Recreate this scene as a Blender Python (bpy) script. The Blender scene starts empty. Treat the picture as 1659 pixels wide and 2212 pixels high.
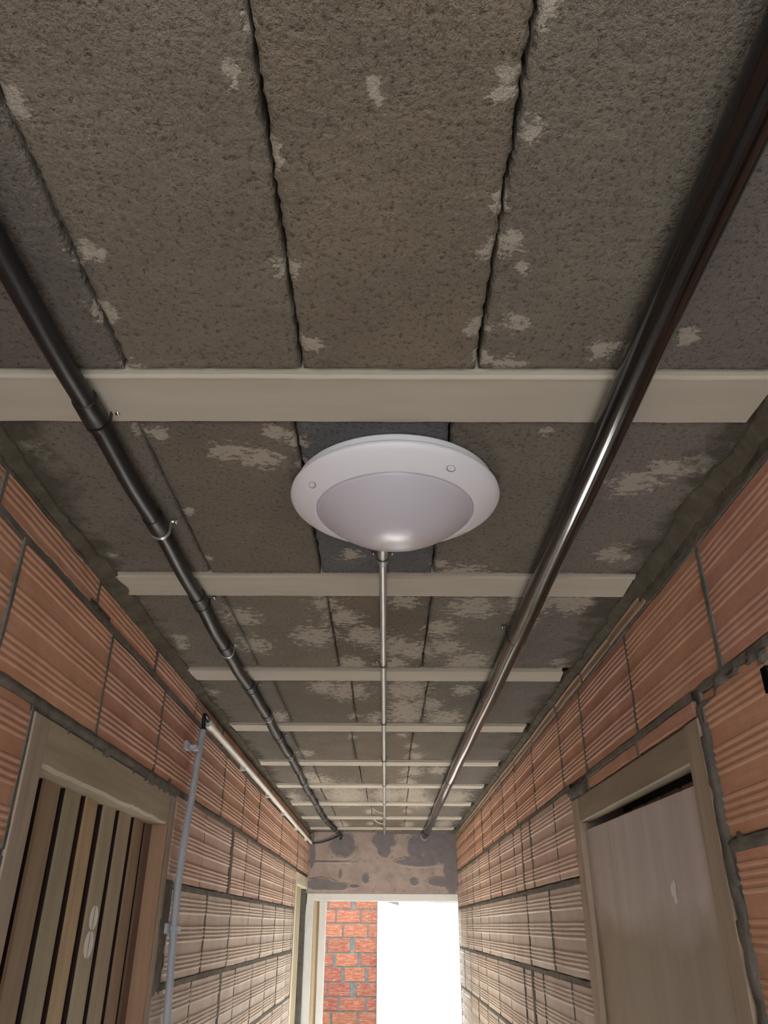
import bpy, bmesh, math, random
from mathutils import Vector, Matrix, noise

random.seed(7)
sc = bpy.context.scene
COL = sc.collection

# ------------------------------------------------------------------ camera
# world: X right, Y along the corridor, Z up; floor at z = 0, eye height 1.75 m
EYE = 1.75
FPX = 1662.0                                    # focal length in pixels of the 1659 x 2212 frame
VPX, VPY, CX, CY = 833.0, 2000.0, 829.5, 1106.0
aY = Vector((VPX - CX, -(VPY - CY), -FPX)).normalized()     # world Y seen from the camera
aX = Vector((1, -0.005, 0)); aX = (aX - aX.dot(aY) * aY).normalized()
aZ = aX.cross(aY)
R = Matrix((aX, aY, aZ))
cam = bpy.data.cameras.new('camera')
cam.sensor_fit = 'VERTICAL'; cam.sensor_height = 36.0
cam.lens = 36.0 * FPX / 2212.0
cam.clip_start = 0.02
camo = bpy.data.objects.new('camera', cam); COL.objects.link(camo)
camo.matrix_world = Matrix.Translation((0, 0, EYE)) @ R.to_4x4()
sc.camera = camo

# ------------------------------------------------------------------ light
SKY = 3.2
w = bpy.data.worlds.new('sky'); sc.world = w; w.use_nodes = True
bg = w.node_tree.nodes['Background']
bg.inputs['Color'].default_value = (0.90, 0.96, 1.0, 1)
bg.inputs['Strength'].default_value = SKY
sc.view_settings.view_transform = 'Standard'
sc.view_settings.look = 'None'
sc.view_settings.exposure = 0.45
sc.view_settings.gamma = 1.0
sc.view_settings.use_curve_mapping = False
sc.cycles.max_bounces = 12
sc.cycles.diffuse_bounces = 8
sc.cycles.use_denoising = True

sl = bpy.data.lights.new('sun', 'SUN'); sl.energy = 58.0; sl.angle = math.radians(1.0); sl.color = (1.0, 0.985, 0.96)
so = bpy.data.objects.new('sun', sl); COL.objects.link(so)
so.rotation_euler = Vector((0.0, -1.0, -0.78)).to_track_quat('-Z', 'Y').to_euler()      # high behind the yard wall, falls through the end doorway onto the floor

def portal(name, loc, rot, sx, sy):
    l = bpy.data.lights.new(name, 'AREA'); l.shape = 'RECTANGLE'; l.size = sx; l.size_y = sy
    l.cycles.is_portal = True
    o = bpy.data.objects.new(name, l); COL.objects.link(o); o.location = loc; o.rotation_euler = rot
portal('sky_portal', (0, -0.95, 1.2), (math.pi / 2, 0, 0), 1.2, 2.5)
portal('sky_portal', (0.5, 7.2, 2.3), (0, 0, 0), 6.2, 1.8)

# ------------------------------------------------------------------ helpers
def px(p, z=None, x=None, y=None):
    """a point of the place, from where the photograph shows it, on a plane of known height / wall / depth"""
    d = R @ Vector((p[0] - CX, -(p[1] - CY), -FPX))
    k = (z / d.z) if z is not None else (x / d.x) if x is not None else (y / d.y)
    v = d * k
    return Vector((v.x, v.y, v.z + EYE))

def srgb(r, g, b):
    f = lambda c: (c / 255 / 12.92) if c / 255 <= 0.04045 else ((c / 255 + 0.055) / 1.055) ** 2.4
    return (f(r), f(g), f(b), 1)

def link(name, me, mat=None, parent=None, loc=None):
    o = bpy.data.objects.new(name, me); COL.objects.link(o)
    if mat is not None and me is not None and not me.materials: me.materials.append(mat)
    if loc is not None: o.location = loc
    if parent is not None: o.parent = parent
    return o

def mesh(name, vs, fs, smooth=False):
    me = bpy.data.meshes.new(name); me.from_pydata([tuple(v) for v in vs], [], fs); me.update()
    if smooth: me.polygons.foreach_set('use_smooth', [True] * len(me.polygons))
    return me

def fix(me):
    bm = bmesh.new(); bm.from_mesh(me); bmesh.ops.recalc_face_normals(bm, faces=bm.faces); bm.to_mesh(me); bm.free(); return me

class MB:
    """collects shapes in world coordinates, then links them as one mesh whose origin is `origin`"""
    def __init__(s): s.v = []; s.f = []
    def add(s, vs, fs):
        n = len(s.v); s.v += [Vector(v) for v in vs]; s.f += [[i + n for i in f] for f in fs]; return s
    def box(s, x0, x1, y0, y1, z0, z1, bev=0.0):
        if bev:
            bm = bmesh.new(); bmesh.ops.create_cube(bm, size=1.0)
            for v in bm.verts:
                v.co = Vector(((x0 + x1) / 2 + v.co.x * (x1 - x0), (y0 + y1) / 2 + v.co.y * (y1 - y0), (z0 + z1) / 2 + v.co.z * (z1 - z0)))
            bmesh.ops.bevel(bm, geom=list(bm.edges), offset=bev, segments=1, affect='EDGES')
            bm.verts.index_update()
            s.add([v.co.copy() for v in bm.verts], [[v.index for v in f.verts] for f in bm.faces]); bm.free(); return s
        vs = [(x, y, z) for x in (x0, x1) for y in (y0, y1) for z in (z0, z1)]
        return s.add(vs, [[0, 1, 3, 2], [4, 6, 7, 5], [0, 4, 5, 1], [2, 3, 7, 6], [0, 2, 6, 4], [1, 5, 7, 3]])
    def tube(s, pts, r, seg=14, cap=True):
        pts = [Vector(p) for p in pts]; n = len(pts)
        rs = r if isinstance(r, (list, tuple)) else [r] * n
        up = None; vs = []; fs = []
        for i, p in enumerate(pts):
            t = (pts[min(i + 1, n - 1)] - pts[max(i - 1, 0)]).normalized()
            if up is None:
                up = Vector((0, 0, 1)) if abs(t.z) < 0.9 else Vector((1, 0, 0))
            a = (up - up.dot(t) * t).normalized(); b = t.cross(a); up = a
            for k in range(seg):
                q = 2 * math.pi * k / seg
                vs.append(p + (a * math.cos(q) + b * math.sin(q)) * rs[i])
        for i in range(n - 1):
            for k in range(seg):
                k2 = (k + 1) % seg
                fs.append([i * seg + k, i * seg + k2, (i + 1) * seg + k2, (i + 1) * seg + k])
        if cap:
            fs.append(list(range(seg))[::-1]); fs.append([(n - 1) * seg + k for k in range(seg)])
        return s.add(vs, fs)
    def lathe(s, c, prof, seg=96, axis=None):
        vs = []; fs = []; n = len(prof)
        for k in range(seg):
            q = 2 * math.pi * k / seg
            for r, z in prof: vs.append((c[0] + r * math.cos(q), c[1] + r * math.sin(q), c[2] + z))
        for k in range(seg):
            k2 = (k + 1) % seg
            for i in range(n - 1): fs.append([k * n + i, k2 * n + i, k2 * n + i + 1, k * n + i + 1])
        return s.add(vs, fs)
    def build(s, name, mat, parent=None, origin=None, smooth=False, auto=False):
        if origin is None:
            mn = [min(v[i] for v in s.v) for i in range(3)]; mx = [max(v[i] for v in s.v) for i in range(3)]
            origin = Vector([(mn[i] + mx[i]) / 2 for i in range(3)])
        origin = Vector(origin)
        me = mesh(name, [v - origin for v in s.v], s.f, smooth); fix(me)
        if auto:
            me.polygons.foreach_set('use_smooth', [True] * len(me.polygons))
            me.set_sharp_from_angle(angle=math.radians(35))
        po = Vector(parent['_w']) if parent is not None and '_w' in parent.keys() else Vector((0, 0, 0))
        o = link(name, me, mat, parent, origin - po); o['_w'] = list(origin)
        return o

def empty(name, loc):
    o = bpy.data.objects.new(name, None); COL.objects.link(o); o.location = loc; o['_w'] = list(loc); o.empty_display_size = 0.05
    return o
def tag(o, label, cat, group=None):
    o['label'] = label; o['category'] = cat
    if group: o['group'] = group
    return o
def struct(o, label=None, cat=None):
    o['kind'] = 'structure'
    if label: o['label'] = label
    if cat: o['category'] = cat
    return o

# ------------------------------------------------------------------ materials
class M:
    def __init__(s, name):
        s.m = bpy.data.materials.new(name); s.m.use_nodes = True; s.t = s.m.node_tree
        s.b = s.t.nodes['Principled BSDF']; s.geo = s.t.nodes.new('ShaderNodeNewGeometry'); s.oi = s.t.nodes.new('ShaderNodeObjectInfo')
    def n(s, typ, **kw):
        nd = s.t.nodes.new(typ)
        for k, v in kw.items():
            if k in ('blend_type', 'data_type', 'operation', 'attribute_name', 'wave_type', 'bands_direction', 'feature', 'interpolation_type'): setattr(nd, k, v)
        return nd
    def l(s, a, b): s.t.links.new(a, b)
    def pos(s, scale=(1, 1, 1), off_random=0.0):
        mp = s.n('ShaderNodeMapping'); mp.inputs['Scale'].default_value = scale
        s.l(s.geo.outputs['Position'], mp.inputs['Vector']); return mp.outputs['Vector']
    def noise(s, scale, detail=4, rough=0.55, vec=None, dist=0.0):
        nd = s.n('ShaderNodeTexNoise'); nd.inputs['Scale'].default_value = scale; nd.inputs['Detail'].default_value = detail
        nd.inputs['Roughness'].default_value = rough; nd.inputs['Distortion'].default_value = dist
        s.l(vec if vec is not None else s.geo.outputs['Position'], nd.inputs['Vector']); return nd.outputs['Fac']
    def ramp(s, fac, a, b, ca=(0, 0, 0, 1), cb=(1, 1, 1, 1)):
        nd = s.n('ShaderNodeValToRGB'); nd.color_ramp.elements[0].position = a; nd.color_ramp.elements[1].position = b
        nd.color_ramp.elements[0].color = ca; nd.color_ramp.elements[1].color = cb; s.l(fac, nd.inputs['Fac']); return nd.outputs['Color']
    def mix(s, fac, a, b, blend='MIX'):
        nd = s.n('ShaderNodeMix', data_type='RGBA', blend_type=blend)
        nd.data_type = 'RGBA'; nd.blend_type = blend
        for sock, v in ((nd.inputs[0], fac), (nd.inputs[6], a), (nd.inputs[7], b)):
            if isinstance(v, (int, float, tuple)): sock.default_value = v
            else: s.l(v, sock)
        return nd.outputs[2]
    def math(s, op, a, b=None):
        nd = s.n('ShaderNodeMath', operation=op)
        for i, v in enumerate((a, b)):
            if v is None: continue
            if isinstance(v, (int, float)): nd.inputs[i].default_value = v
            else: s.l(v, nd.inputs[i])
        return nd.outputs[0]
    def attr(s, name):
        nd = s.n('ShaderNodeAttribute'); nd.attribute_name = name; return nd.outputs['Fac']
    def base(s, c):
        if isinstance(c, tuple): s.b.inputs['Base Color'].default_value = c
        else: s.l(c, s.b.inputs['Base Color'])
        return s
    def rough(s, v):
        if isinstance(v, (int, float)): s.b.inputs['Roughness'].default_value = v
        else: s.l(v, s.b.inputs['Roughness'])
        return s
    def metal(s, v): s.b.inputs['Metallic'].default_value = v; return s
    def spec(s, v): s.b.inputs['Specular IOR Level'].default_value = v; return s
    def bump(s, h, strength=0.5, dist=0.002):
        nd = s.n('ShaderNodeBump'); nd.inputs['Strength'].default_value = strength; nd.inputs['Distance'].default_value = dist
        s.l(h, nd.inputs['Height']); s.l(nd.outputs['Normal'], s.b.inputs['Normal']); return s

def mat_clay():
    m = M('fired_clay'); oc = m.oi.outputs['Color']
    n1 = m.noise(9, 5); n2 = m.noise(60, 4, 0.7); st = m.noise(14, 4, 0.6, m.pos((1, 0.5, 7)))
    c = m.mix(m.ramp(n1, 0.3, 0.72), oc, (0.82, 0.76, 0.72, 1), 'MULTIPLY')
    c = m.mix(m.math('MULTIPLY', m.ramp(st, 0.45, 0.75), 0.25), c, (0.75, 0.55, 0.42, 1))
    c = m.mix(m.math('MULTIPLY', m.attr('crest'), 0.42), c, m.mix(0.62, c, (0.86, 0.76, 0.66, 1)))  # ridge crests coloured paler to bring out the lit ridge lines
    dust = m.ramp(n2, 0.5, 0.8)
    c = m.mix(m.math('MULTIPLY', dust, 0.18), c, (0.66, 0.58, 0.50, 1))
    m.base(c).rough(0.85).spec(0.25).bump(m.math('ADD', n2, m.math('MULTIPLY', st, 0.6)), 0.5, 0.0015); return m.m

def mat_mortar(name, col, col2):
    m = M(name); n1 = m.noise(22, 5, 0.65); n2 = m.noise(140, 4, 0.75)
    m.base(m.mix(m.ramp(n1, 0.35, 0.7), col, col2)).rough(0.95).spec(0.15).bump(m.math('ADD', n2, m.math('MULTIPLY', n1, 1.5)), 0.8, 0.003); return m.m

def mat_block():
    m = M('aggregate_concrete')
    oc = m.oi.outputs['Color']
    n1 = m.noise(7, 4); n2 = m.noise(190, 3, 0.7); n3 = m.noise(150, 4, 0.75)
    c = m.mix(m.ramp(n1, 0.3, 0.75), oc, (0.80, 0.80, 0.82, 1), 'MULTIPLY')
    c = m.mix(m.ramp(n3, 0.34, 0.47, (0.60, 0.60, 0.60, 1), (0, 0, 0, 1)), c, (0.05, 0.042, 0.034, 1))
    # lime bloom along the joints
    sp = m.attr('bloom'); nz = m.noise(34, 6, 0.68); 
    f = m.math('SUBTRACT', m.math('ADD', m.math('ADD', sp, m.math('MULTIPLY', nz, 0.45)), m.math('MULTIPLY', m.noise(62, 8, 0.78, m.pos((0.75, 1.15, 1))), 2.2)), 1.74)
    f = m.math('MULTIPLY', f, 11.0); nd = m.n('ShaderNodeClamp'); m.l(f, nd.inputs[0])
    c = m.mix(m.math('MULTIPLY', nd.outputs[0], 0.85), c, (0.72, 0.655, 0.555, 1))
    # mortar smeared over the edge of the slab beside the walls
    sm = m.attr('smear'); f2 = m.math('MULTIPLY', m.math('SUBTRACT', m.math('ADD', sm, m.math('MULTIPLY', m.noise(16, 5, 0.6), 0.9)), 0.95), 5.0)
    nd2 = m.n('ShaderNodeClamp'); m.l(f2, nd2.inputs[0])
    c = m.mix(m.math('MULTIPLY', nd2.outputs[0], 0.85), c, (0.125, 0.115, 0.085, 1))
    m.base(c).rough(0.95).spec(0.15).bump(m.math('ADD', n2, m.math('MULTIPLY', n3, 2.0)), 1.0, 0.006); return m.m

def mat_conc(name, a, b, sc_=12, bs=0.35):
    m = M(name); n1 = m.noise(sc_, 5, 0.6, m.pos((0.6, 3, 3))); n2 = m.noise(160, 3, 0.6)
    m.base(m.mix(m.ramp(n1, 0.35, 0.7), a, b)).rough(0.88).spec(0.2).bump(n2, bs, 0.001); return m.m

def mat_wood(name, a, b, sc_=(26, 26, 1.6), rough=0.62, bs=0.25):
    m = M(name); v = m.pos(sc_)
    n1 = m.noise(1.6, 6, 0.6, v, 0.8); n2 = m.noise(3, 3)
    c = m.mix(m.ramp(n1, 0.32, 0.7), a, b)
    c = m.mix(m.math('MULTIPLY', m.ramp(n2, 0.4, 0.7), 0.3), c, tuple([x * 0.6 for x in a[:3]]) + (1,))
    c = m.mix(1.0, c, m.oi.outputs['Color'], 'MULTIPLY')
    m.base(c).rough(rough).spec(0.3).bump(n1, bs, 0.001); return m.m

def mat_plain(name, col, rough=0.5, metal=0.0, spec=0.5, var=0.0, bs=0.0):
    m = M(name)
    if var:
        n1 = m.noise(18, 4); m.base(m.mix(m.ramp(n1, 0.3, 0.75), col, tuple([c * (1 - var) for c in col[:3]]) + (1,)))
        if bs: m.bump(m.noise(120, 3), bs, 0.001)
    else: m.base(col)
    m.rough(rough).metal(metal).spec(spec); return m.m

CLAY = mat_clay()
MORT = mat_mortar('grey_mortar', (0.145, 0.135, 0.118, 1), (0.23, 0.215, 0.185, 1))
MORTD = mat_mortar('dark_mortar', (0.085, 0.075, 0.055, 1), (0.15, 0.13, 0.10, 1))
MORTL = mat_mortar('pale_mortar', (0.10, 0.105, 0.105, 1), (0.16, 0.165, 0.16, 1))
BLOCK = mat_block()
BEAM = mat_conc('beam_concrete', (0.50, 0.46, 0.385, 1), (0.56, 0.52, 0.44, 1), 7, 0.2)
FLOOR = mat_conc('floor_concrete', (0.56, 0.565, 0.55, 1), (0.64, 0.64, 0.62, 1), 3)
EARTH = mat_conc('dark_earth', (0.10, 0.08, 0.055, 1), (0.15, 0.12, 0.085, 1), 3)
FRAMEW = mat_wood('frame_wood', (0.33, 0.27, 0.205, 1), (0.45, 0.38, 0.30, 1))
FRAMEH = mat_wood('frame_wood_lengthwise', (0.34, 0.29, 0.22, 1), (0.44, 0.385, 0.30, 1), (26, 1.6, 26))
PLANK = mat_wood('plank_wood', (0.37, 0.31, 0.22, 1), (0.48, 0.41, 0.30, 1))
ORANGEW = mat_wood('reddish_wood', (0.37, 0.22, 0.14, 1), (0.47, 0.29, 0.19, 1))
CREAMW = mat_wood('pale_wood', (0.56, 0.46, 0.30, 1), (0.68, 0.58, 0.40, 1))
GAPW = mat_wood('gap_shade_wood', (0.022, 0.010, 0.009, 1), (0.04, 0.02, 0.017, 1))  # near-black: the shade in the gaps between planks is put into this colour
BLACKPE = mat_plain('black_polyethylene', (0.012, 0.012, 0.014, 1), 0.42, 0, 0.5, 0.3, 0.1)
BLACKPVC = mat_plain('black_pvc', (0.005, 0.005, 0.006, 1), 0.11, 0, 1.0)
STEEL = mat_plain('galvanised_steel', (0.56, 0.57, 0.56, 1), 0.38, 0.55, 0.5, 0.15)
CLAMPM = mat_plain('dark_clamp', (0.03, 0.028, 0.026, 1), 0.45, 0.5)
SCREW = mat_plain('bright_screw', (0.75, 0.75, 0.72, 1), 0.22, 1.0)
WHITEC = mat_plain('cream_pvc', (0.90, 0.89, 0.82, 1), 0.35, 0, 0.5, 0.12)
GREYC = mat_plain('grey_pvc', (0.52, 0.55, 0.62, 1), 0.45, 0, 0.5, 0.12)
WHITEP = mat_plain('white_paint', (0.93, 0.94, 0.93, 1), 0.30, 0, 0.5, 0.05)
NUMW = mat_plain('white_number_paint', (0.92, 0.92, 0.90, 1), 0.6, 0, 0.3, 0.12)
LAMPW = mat_plain('white_lamp_housing', (0.88, 0.88, 0.95, 1), 0.38, 0, 0.4)
DOME = mat_plain('frosted_lamp_diffuser', (0.63, 0.615, 0.69, 1), 0.27, 0, 0.5)
SLOT = mat_plain('shaded_plastic', (0.36, 0.36, 0.42, 1), 0.6)  # greyer copy of the lamp white, giving the shade of the screw recesses
HOLE = mat_plain('hole_shade', (0.01, 0.008, 0.008, 1), 1.0, 0, 0.0)

def mat_panel():
    m = M('two_tone_plywood'); v = m.pos((8, 12, 1.0)); n1 = m.noise(1.5, 3, 0.5, v, 0.4); n2 = m.noise(5, 4)
    c = m.mix(m.ramp(n1, 0.3, 0.7), (0.54, 0.475, 0.455, 1), (0.64, 0.575, 0.56, 1))
    sx = m.n('ShaderNodeSeparateXYZ'); m.l(m.geo.outputs['Position'], sx.inputs[0])
    h = m.math('ADD', sx.outputs['Z'], m.math('MULTIPLY', n2, 0.16))
    f = m.ramp(h, 0.0, 1.0)
    g = m.n('ShaderNodeMapRange'); g.inputs['From Min'].default_value = 1.80; g.inputs['From Max'].default_value = 1.87
    m.l(h, g.inputs['Value'])
    c = m.mix(g.outputs['Result'], m.mix(m.ramp(n1, 0.3, 0.7), (0.34, 0.29, 0.215, 1), (0.39, 0.34, 0.26, 1)), c)  # lower part browner and darker than the upper
    m.base(c).rough(0.5).spec(0.3).bump(n1, 0.2, 0.001); return m.m
PANEL = mat_panel()

def mat_lintel():
    m = M('stained_concrete'); n1 = m.noise(8, 5); n2 = m.noise(40, 5, 0.7); n3 = m.noise(5, 5, 0.6, m.pos((1, 1, 3)))
    c = m.mix(m.ramp(n1, 0.3, 0.7), (0.40, 0.33, 0.30, 1), (0.52, 0.44, 0.40, 1))
    c = m.mix(m.ramp(n2, 0.32, 0.40, (0.5, 0.5, 0.5, 1), (0, 0, 0, 1)), c, (0.09, 0.075, 0.065, 1))
    sp = m.attr('stain'); f = m.math('MULTIPLY', m.math('SUBTRACT', m.math('ADD', sp, m.math('MULTIPLY', m.noise(22, 6, 0.7), 1.1)), 1.0), 6.0)
    nd = m.n('ShaderNodeClamp'); m.l(f, nd.inputs[0])
    c = m.mix(m.math('MULTIPLY', nd.outputs[0], 0.85), c, (0.205, 0.195, 0.215, 1))
    m.base(c).rough(0.9).spec(0.2).bump(m.math('ADD', n2, m.math('MULTIPLY', nd.outputs[0], 0.6)), 0.5, 0.003); return m.m
LINTEL = mat_lintel()

def mat_plaster():
    m = M('white_plaster'); n1 = m.noise(6, 6, 0.7); n2 = m.noise(30, 5, 0.7)
    sx = m.n('ShaderNodeSeparateXYZ'); m.l(m.geo.outputs['Position'], sx.inputs[0])
    g = m.n('ShaderNodeMapRange'); g.inputs['From Min'].default_value = 1.28; g.inputs['From Max'].default_value = 0.95
    m.l(sx.outputs['Z'], g.inputs['Value'])
    f = m.math('MULTIPLY', m.ramp(n1, 0.52, 0.62), g.outputs['Result'])
    c = m.mix(m.math('MULTIPLY', f, 0.45), (0.86, 0.90, 0.88, 1), (0.42, 0.47, 0.45, 1))
    m.base(c).rough(0.8).bump(n2, 0.3, 0.002); return m.m
PLASTER = mat_plaster()

# ------------------------------------------------------------------ dimensions
XL, XR = -0.560, 0.515
YB, YE = -0.9, 6.106
ZC = 0.60 + EYE                    # underside of the beams
LD = (1.225, 2.165, 0.300)         # left near door : Y0, Y1, top z (eye based)
RD = (1.270, 2.250, 0.306)         # right near door
LF = (5.300, 6.106, 0.300)         # left far door

# ------------------------------------------------------------------ setting: floor, ceiling, walls
struct(MB().box(XL - 0.16, XR + 0.16, YB - 4, YE + 0.16, -0.2, 0.0).build('floor', FLOOR))
struct(MB().box(-8, 8, YE + 0.161, 8.3, -0.2, -0.02).build('ground_yard', EARTH))  # unseen ground, made dark to cut light bounced onto the yard wall
struct(MB().box(-8, 8, YB - 10, YB - 4.001, -0.2, -0.02).build('ground_back', EARTH))

def wall_mesh(side, x, s, holes):
    """wall core: s = +1 body lies towards +x"""
    m = MB(); y = YB; back = x + s * 0.16; face = x + s * 0.007
    a, b = min(face, back), max(face, back)
    for (h0, h1, hz_) in holes:
        m.box(a, b, y, h0, 0, ZC + 0.12)
        m.box(a, b, h0, min(h1, YE + 0.15), hz_ + EYE, ZC + 0.12)
        m.box(min(x + s * 0.13, back), max(x + s * 0.13, back), h0, min(h1, YE + 0.15), 0, hz_ + EYE)
        y = h1
    if y < YE + 0.15: m.box(a, b, y, YE + 0.15, 0, ZC + 0.12)
    return struct(m.build('wall_' + side, MORT))
wl = wall_mesh('left', XL, -1, [LD, LF])
wr = wall_mesh('right', XR, 1, [RD])

def ridge_profile(H, ridged=True, hh=0.0032):
    """(depth, z) across a hollow clay block's face: three bands of four ribs"""
    P = [(-0.02, 0.0), (-0.0015, 0.0), (0.0, 0.002)]
    if ridged:
        for band in (0.17, 0.50, 0.83):
            for k in range(4):
                c = (band + (k - 1.5) * 0.052) * H; p = 0.052 * H
                P += [(0.0, c - 0.40 * p), (hh, c - 0.16 * p), (hh, c + 0.12 * p), (0.0, c + 0.34 * p)]
    P += [(0.0, H - 0.002), (-0.0015, H), (-0.02, H)]
    return P

def clay_brick(parent, x, s, y0, y1, z0, z1, col, ridged=True, full_h=0.215, name='brick', clip=None, tilt=0.0):
    """face plane at x, room side is -s; y0..y1 along the wall, z eye based; blocks cut low show only part of the profile"""
    H = z1 - z0; L = y1 - y0
    hh = 0.0018 if y0 < 1.45 else 0.0030
    prof = ridge_profile(full_h, ridged, hh)
    if clip is not None or abs(H - full_h) > 0.012:
        base = 0.0 if clip in (None, 'bottom') else full_h - H
        prof = [(d, z - base) for d, z in prof if base + 0.003 < z < base + H - 0.003]
        prof = [(-0.02, 0.0), (-0.0015, 0.0), (0.0, 0.002)] + [q for q in prof if q[1] > 0.003] + [(0.0, H - 0.002), (-0.0015, H), (-0.02, H)]
    else:
        k = H / full_h; prof = [(d, z * k) for d, z in prof]
    nc = max(3, int(L / 0.07)) + 1
    vs = []; fs = []; n = len(prof)
    sd = random.random() * 100
    out = random.uniform(-0.0012, 0.0018)
    for j in range(nc + 1):
        t = j / nc; y = y0 + L * t
        for i, (d, z) in enumerate(prof):
            e = noise.noise((sd, y * 14, 0)) * 0.0022 if (i < 4 or i > n - 5) else noise.noise((sd, y * 5, 3)) * 0.0008
            yy = y
            if j in (0, nc): yy += noise.noise((sd, z * 40, 5)) * 0.0022 * 1.0
            dd = d + out + tilt * (t - 0.5)
            if j in (0, nc): dd -= 0.0012
            vs.append((x - s * dd, yy, z + z0 + e + EYE))
    for j in range(nc):
        for i in range(n - 1): fs.append([j * n + i, (j + 1) * n + i, (j + 1) * n + i + 1, j * n + i + 1])
    # end caps
    for j in (0, nc):
        k0 = len(vs)
        for i in range(n): v = vs[j * n + i]; vs.append((x + s * 0.02, v[1], v[2]))
        for i in range(n - 1): fs.append([j * n + i, j * n + i + 1, k0 + i + 1, k0 + i])
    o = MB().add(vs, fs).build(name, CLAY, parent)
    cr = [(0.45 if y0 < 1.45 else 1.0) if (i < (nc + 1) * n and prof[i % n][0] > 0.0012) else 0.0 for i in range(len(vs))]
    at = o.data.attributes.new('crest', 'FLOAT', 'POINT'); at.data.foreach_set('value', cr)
    o.color = col
    return o

def clay_col(y, z, base=None):
    """fired colour of the block, greyer on the lower courses: lime and dust plus doorway glow put into the colour"""
    r = random.random()
    c = Vector((0.66, 0.365, 0.240)) * random.uniform(0.90, 1.06)
    if r < 0.25: c = Vector((0.61, 0.33, 0.235)) * random.uniform(0.9, 1.05)
    d = 0.0
    if y > 1.9:
        d = min(1, max(0, (0.42 - z) / 0.58)) * 0.95 * min(1.0, (y - 1.9) / 0.5) + random.uniform(-0.08, 0.10)
    if z > 0.33: d *= 0.4
    d = max(0.0, min(0.92, d))
    g = Vector((0.73, 0.695, 0.65)) * random.uniform(0.92, 1.06)
    c = c * (1 - d) + g * d
    return (c.x, c.y, c.z, 1)

STRIPS = {'left': [], 'right': []}
def course(wall, side, x, s, z0, z1, ys, jt=0.009, col=None, thick={}, clip=None, full_h=0.215, ridged=True, tilt=0):
    """ys: joint positions; bricks between them"""
    for a, b in zip(ys[:-1], ys[1:]):
        ja = thick.get(a, jt) / 2; jb = thick.get(b, jt) / 2
        if b - a - ja - jb < 0.02: continue
        clay_brick(wall, x, s, a + ja, b - jb, z0, z1, col or clay_col((a + b) / 2, z0), ridged, full_h, clip=clip, tilt=random.uniform(-0.002, 0.002))
        STRIPS[side].append(('v', b, z0 - 0.004, z1 + 0.004, thick.get(b, jt)))
    STRIPS[side].append(('h', z1, ys[0], ys[-1], 0.013))

def fill(a, b, step=0.425, first=None):
    n = max(1, round((b - a) / step)); return [a + (b - a) * i / n for i in range(n + 1)]

# left wall -------------------------------------------------
g = 0.0065
course(wl, 'left', XL, -1, 0.530 + g, 0.592, [0.12, 0.55, 0.97, 1.39, 1.82, 2.26, 2.68, 3.10, 3.52, 3.95, 4.37, 4.80, 5.22, 5.65, 6.10], thick={1.82: 0.02}, clip='bottom')
course(wl, 'left', XL, -1, 0.324, 0.530 - g, [0.22, 0.645, 1.07, 1.505, 1.925, 2.355, 2.785, 3.205, 3.625, 4.085, 4.45, 4.93, 5.32, 5.75, 6.10])
for (z0, z1, left, right, tk) in [
    (0.100, 0.306, [-0.05, 0.37, 0.79, LD[0] - 0.005], [2.175, 2.57, 3.045, 3.37, 3.79, 4.25, 4.67, 5.16, 5.295], {3.045: 0.042}),
    (-0.128, 0.083, [0.15, 0.57, 1.00, LD[0] - 0.005], [2.245, 2.70, 3.13, 3.545, 3.95, 4.40, 4.80, 5.20, 5.295], {}),
    (-0.358, -0.143, [-0.05, 0.37, 0.79, LD[0] - 0.005], [2.175, 2.60, 3.05, 3.335, 3.755, 4.18, 4.62, 5.03, 5.295], {3.05: 0.045})]:
    course(wl, 'left', XL, -1, z0, z1, left)
    course(wl, 'left', XL, -1, z0, z1, right, thick=tk)
z = -0.372; i = 0
while z - 0.215 > -EYE - 0.05:
    z0 = max(z - 0.215, -EYE + 0.002)
    o_ = 0.0 if i % 2 else 0.21
    course(wl, 'left', XL, -1, z0, z, [LD[0] - 0.005 - 0.425 * k - o_ for k in range(3, -1, -1)] + ([LD[0] - 0.005] if o_ else []))
    course(wl, 'left', XL, -1, z0, z, [2.175] + [2.60 - o_ + 0.425 * k for k in range(0, 7 if o_ else 6)] + [5.295])
    z -= 0.2285; i += 1

# right wall ------------------------------------------------
course(wr, 'right', XR - 0.006, 1, 0.566, 0.594, [1.42, 1.70, 1.99, 2.33, 2.76, 3.19, 3.60, 4.03, 4.45, 4.88, 5.30, 5.72, 6.10], clip='bottom', thick={1.99: 0.02, 2.33: 0.02}, col=(0.36, 0.25, 0.175, 1))
course(wr, 'right', XR, 1, 0.353, 0.558, [0.30, 0.725, 1.155, 1.60, 2.05, 2.335, 2.80, 3.23, 3.59, 4.015, 4.43, 4.85, 5.28, 5.70, 6.10], thick={1.155: 0.016, 1.60: 0.017, 2.05: 0.010})
course(wr, 'right', XR, 1, 0.310, 0.336, [1.29, 1.62, 2.06], clip='top', ridged=False)
for (z0, z1, left, right, tk) in [
    (0.120, 0.337, [0.945, RD[0] - 0.012], [2.255, 2.51, 2.955, 3.155, 3.37, 3.79, 4.21, 4.65, 5.03, 5.41, 5.80, 6.10], {3.155: 0.030, 2.955: 0.012}),
    (-0.119, 0.101, [0.40, 0.80, RD[0] - 0.030], [2.255, 2.705, 3.145, 3.54, 3.93, 4.34, 4.71, 5.15, 5.52, 5.90, 6.10], {4.34: 0.014, 3.145: 0.014}),
    (-0.350, -0.136, [0.20, 0.62, RD[0] - 0.030], [2.255, 2.49, 2.93, 3.145, 3.32, 3.71, 4.09, 4.55, 4.95, 5.38, 5.80, 6.10], {3.145: 0.042})]:
    course(wr, 'right', XR, 1, z0, z1, left)
    course(wr, 'right', XR, 1, z0, z1, right, thick=tk)
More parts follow.
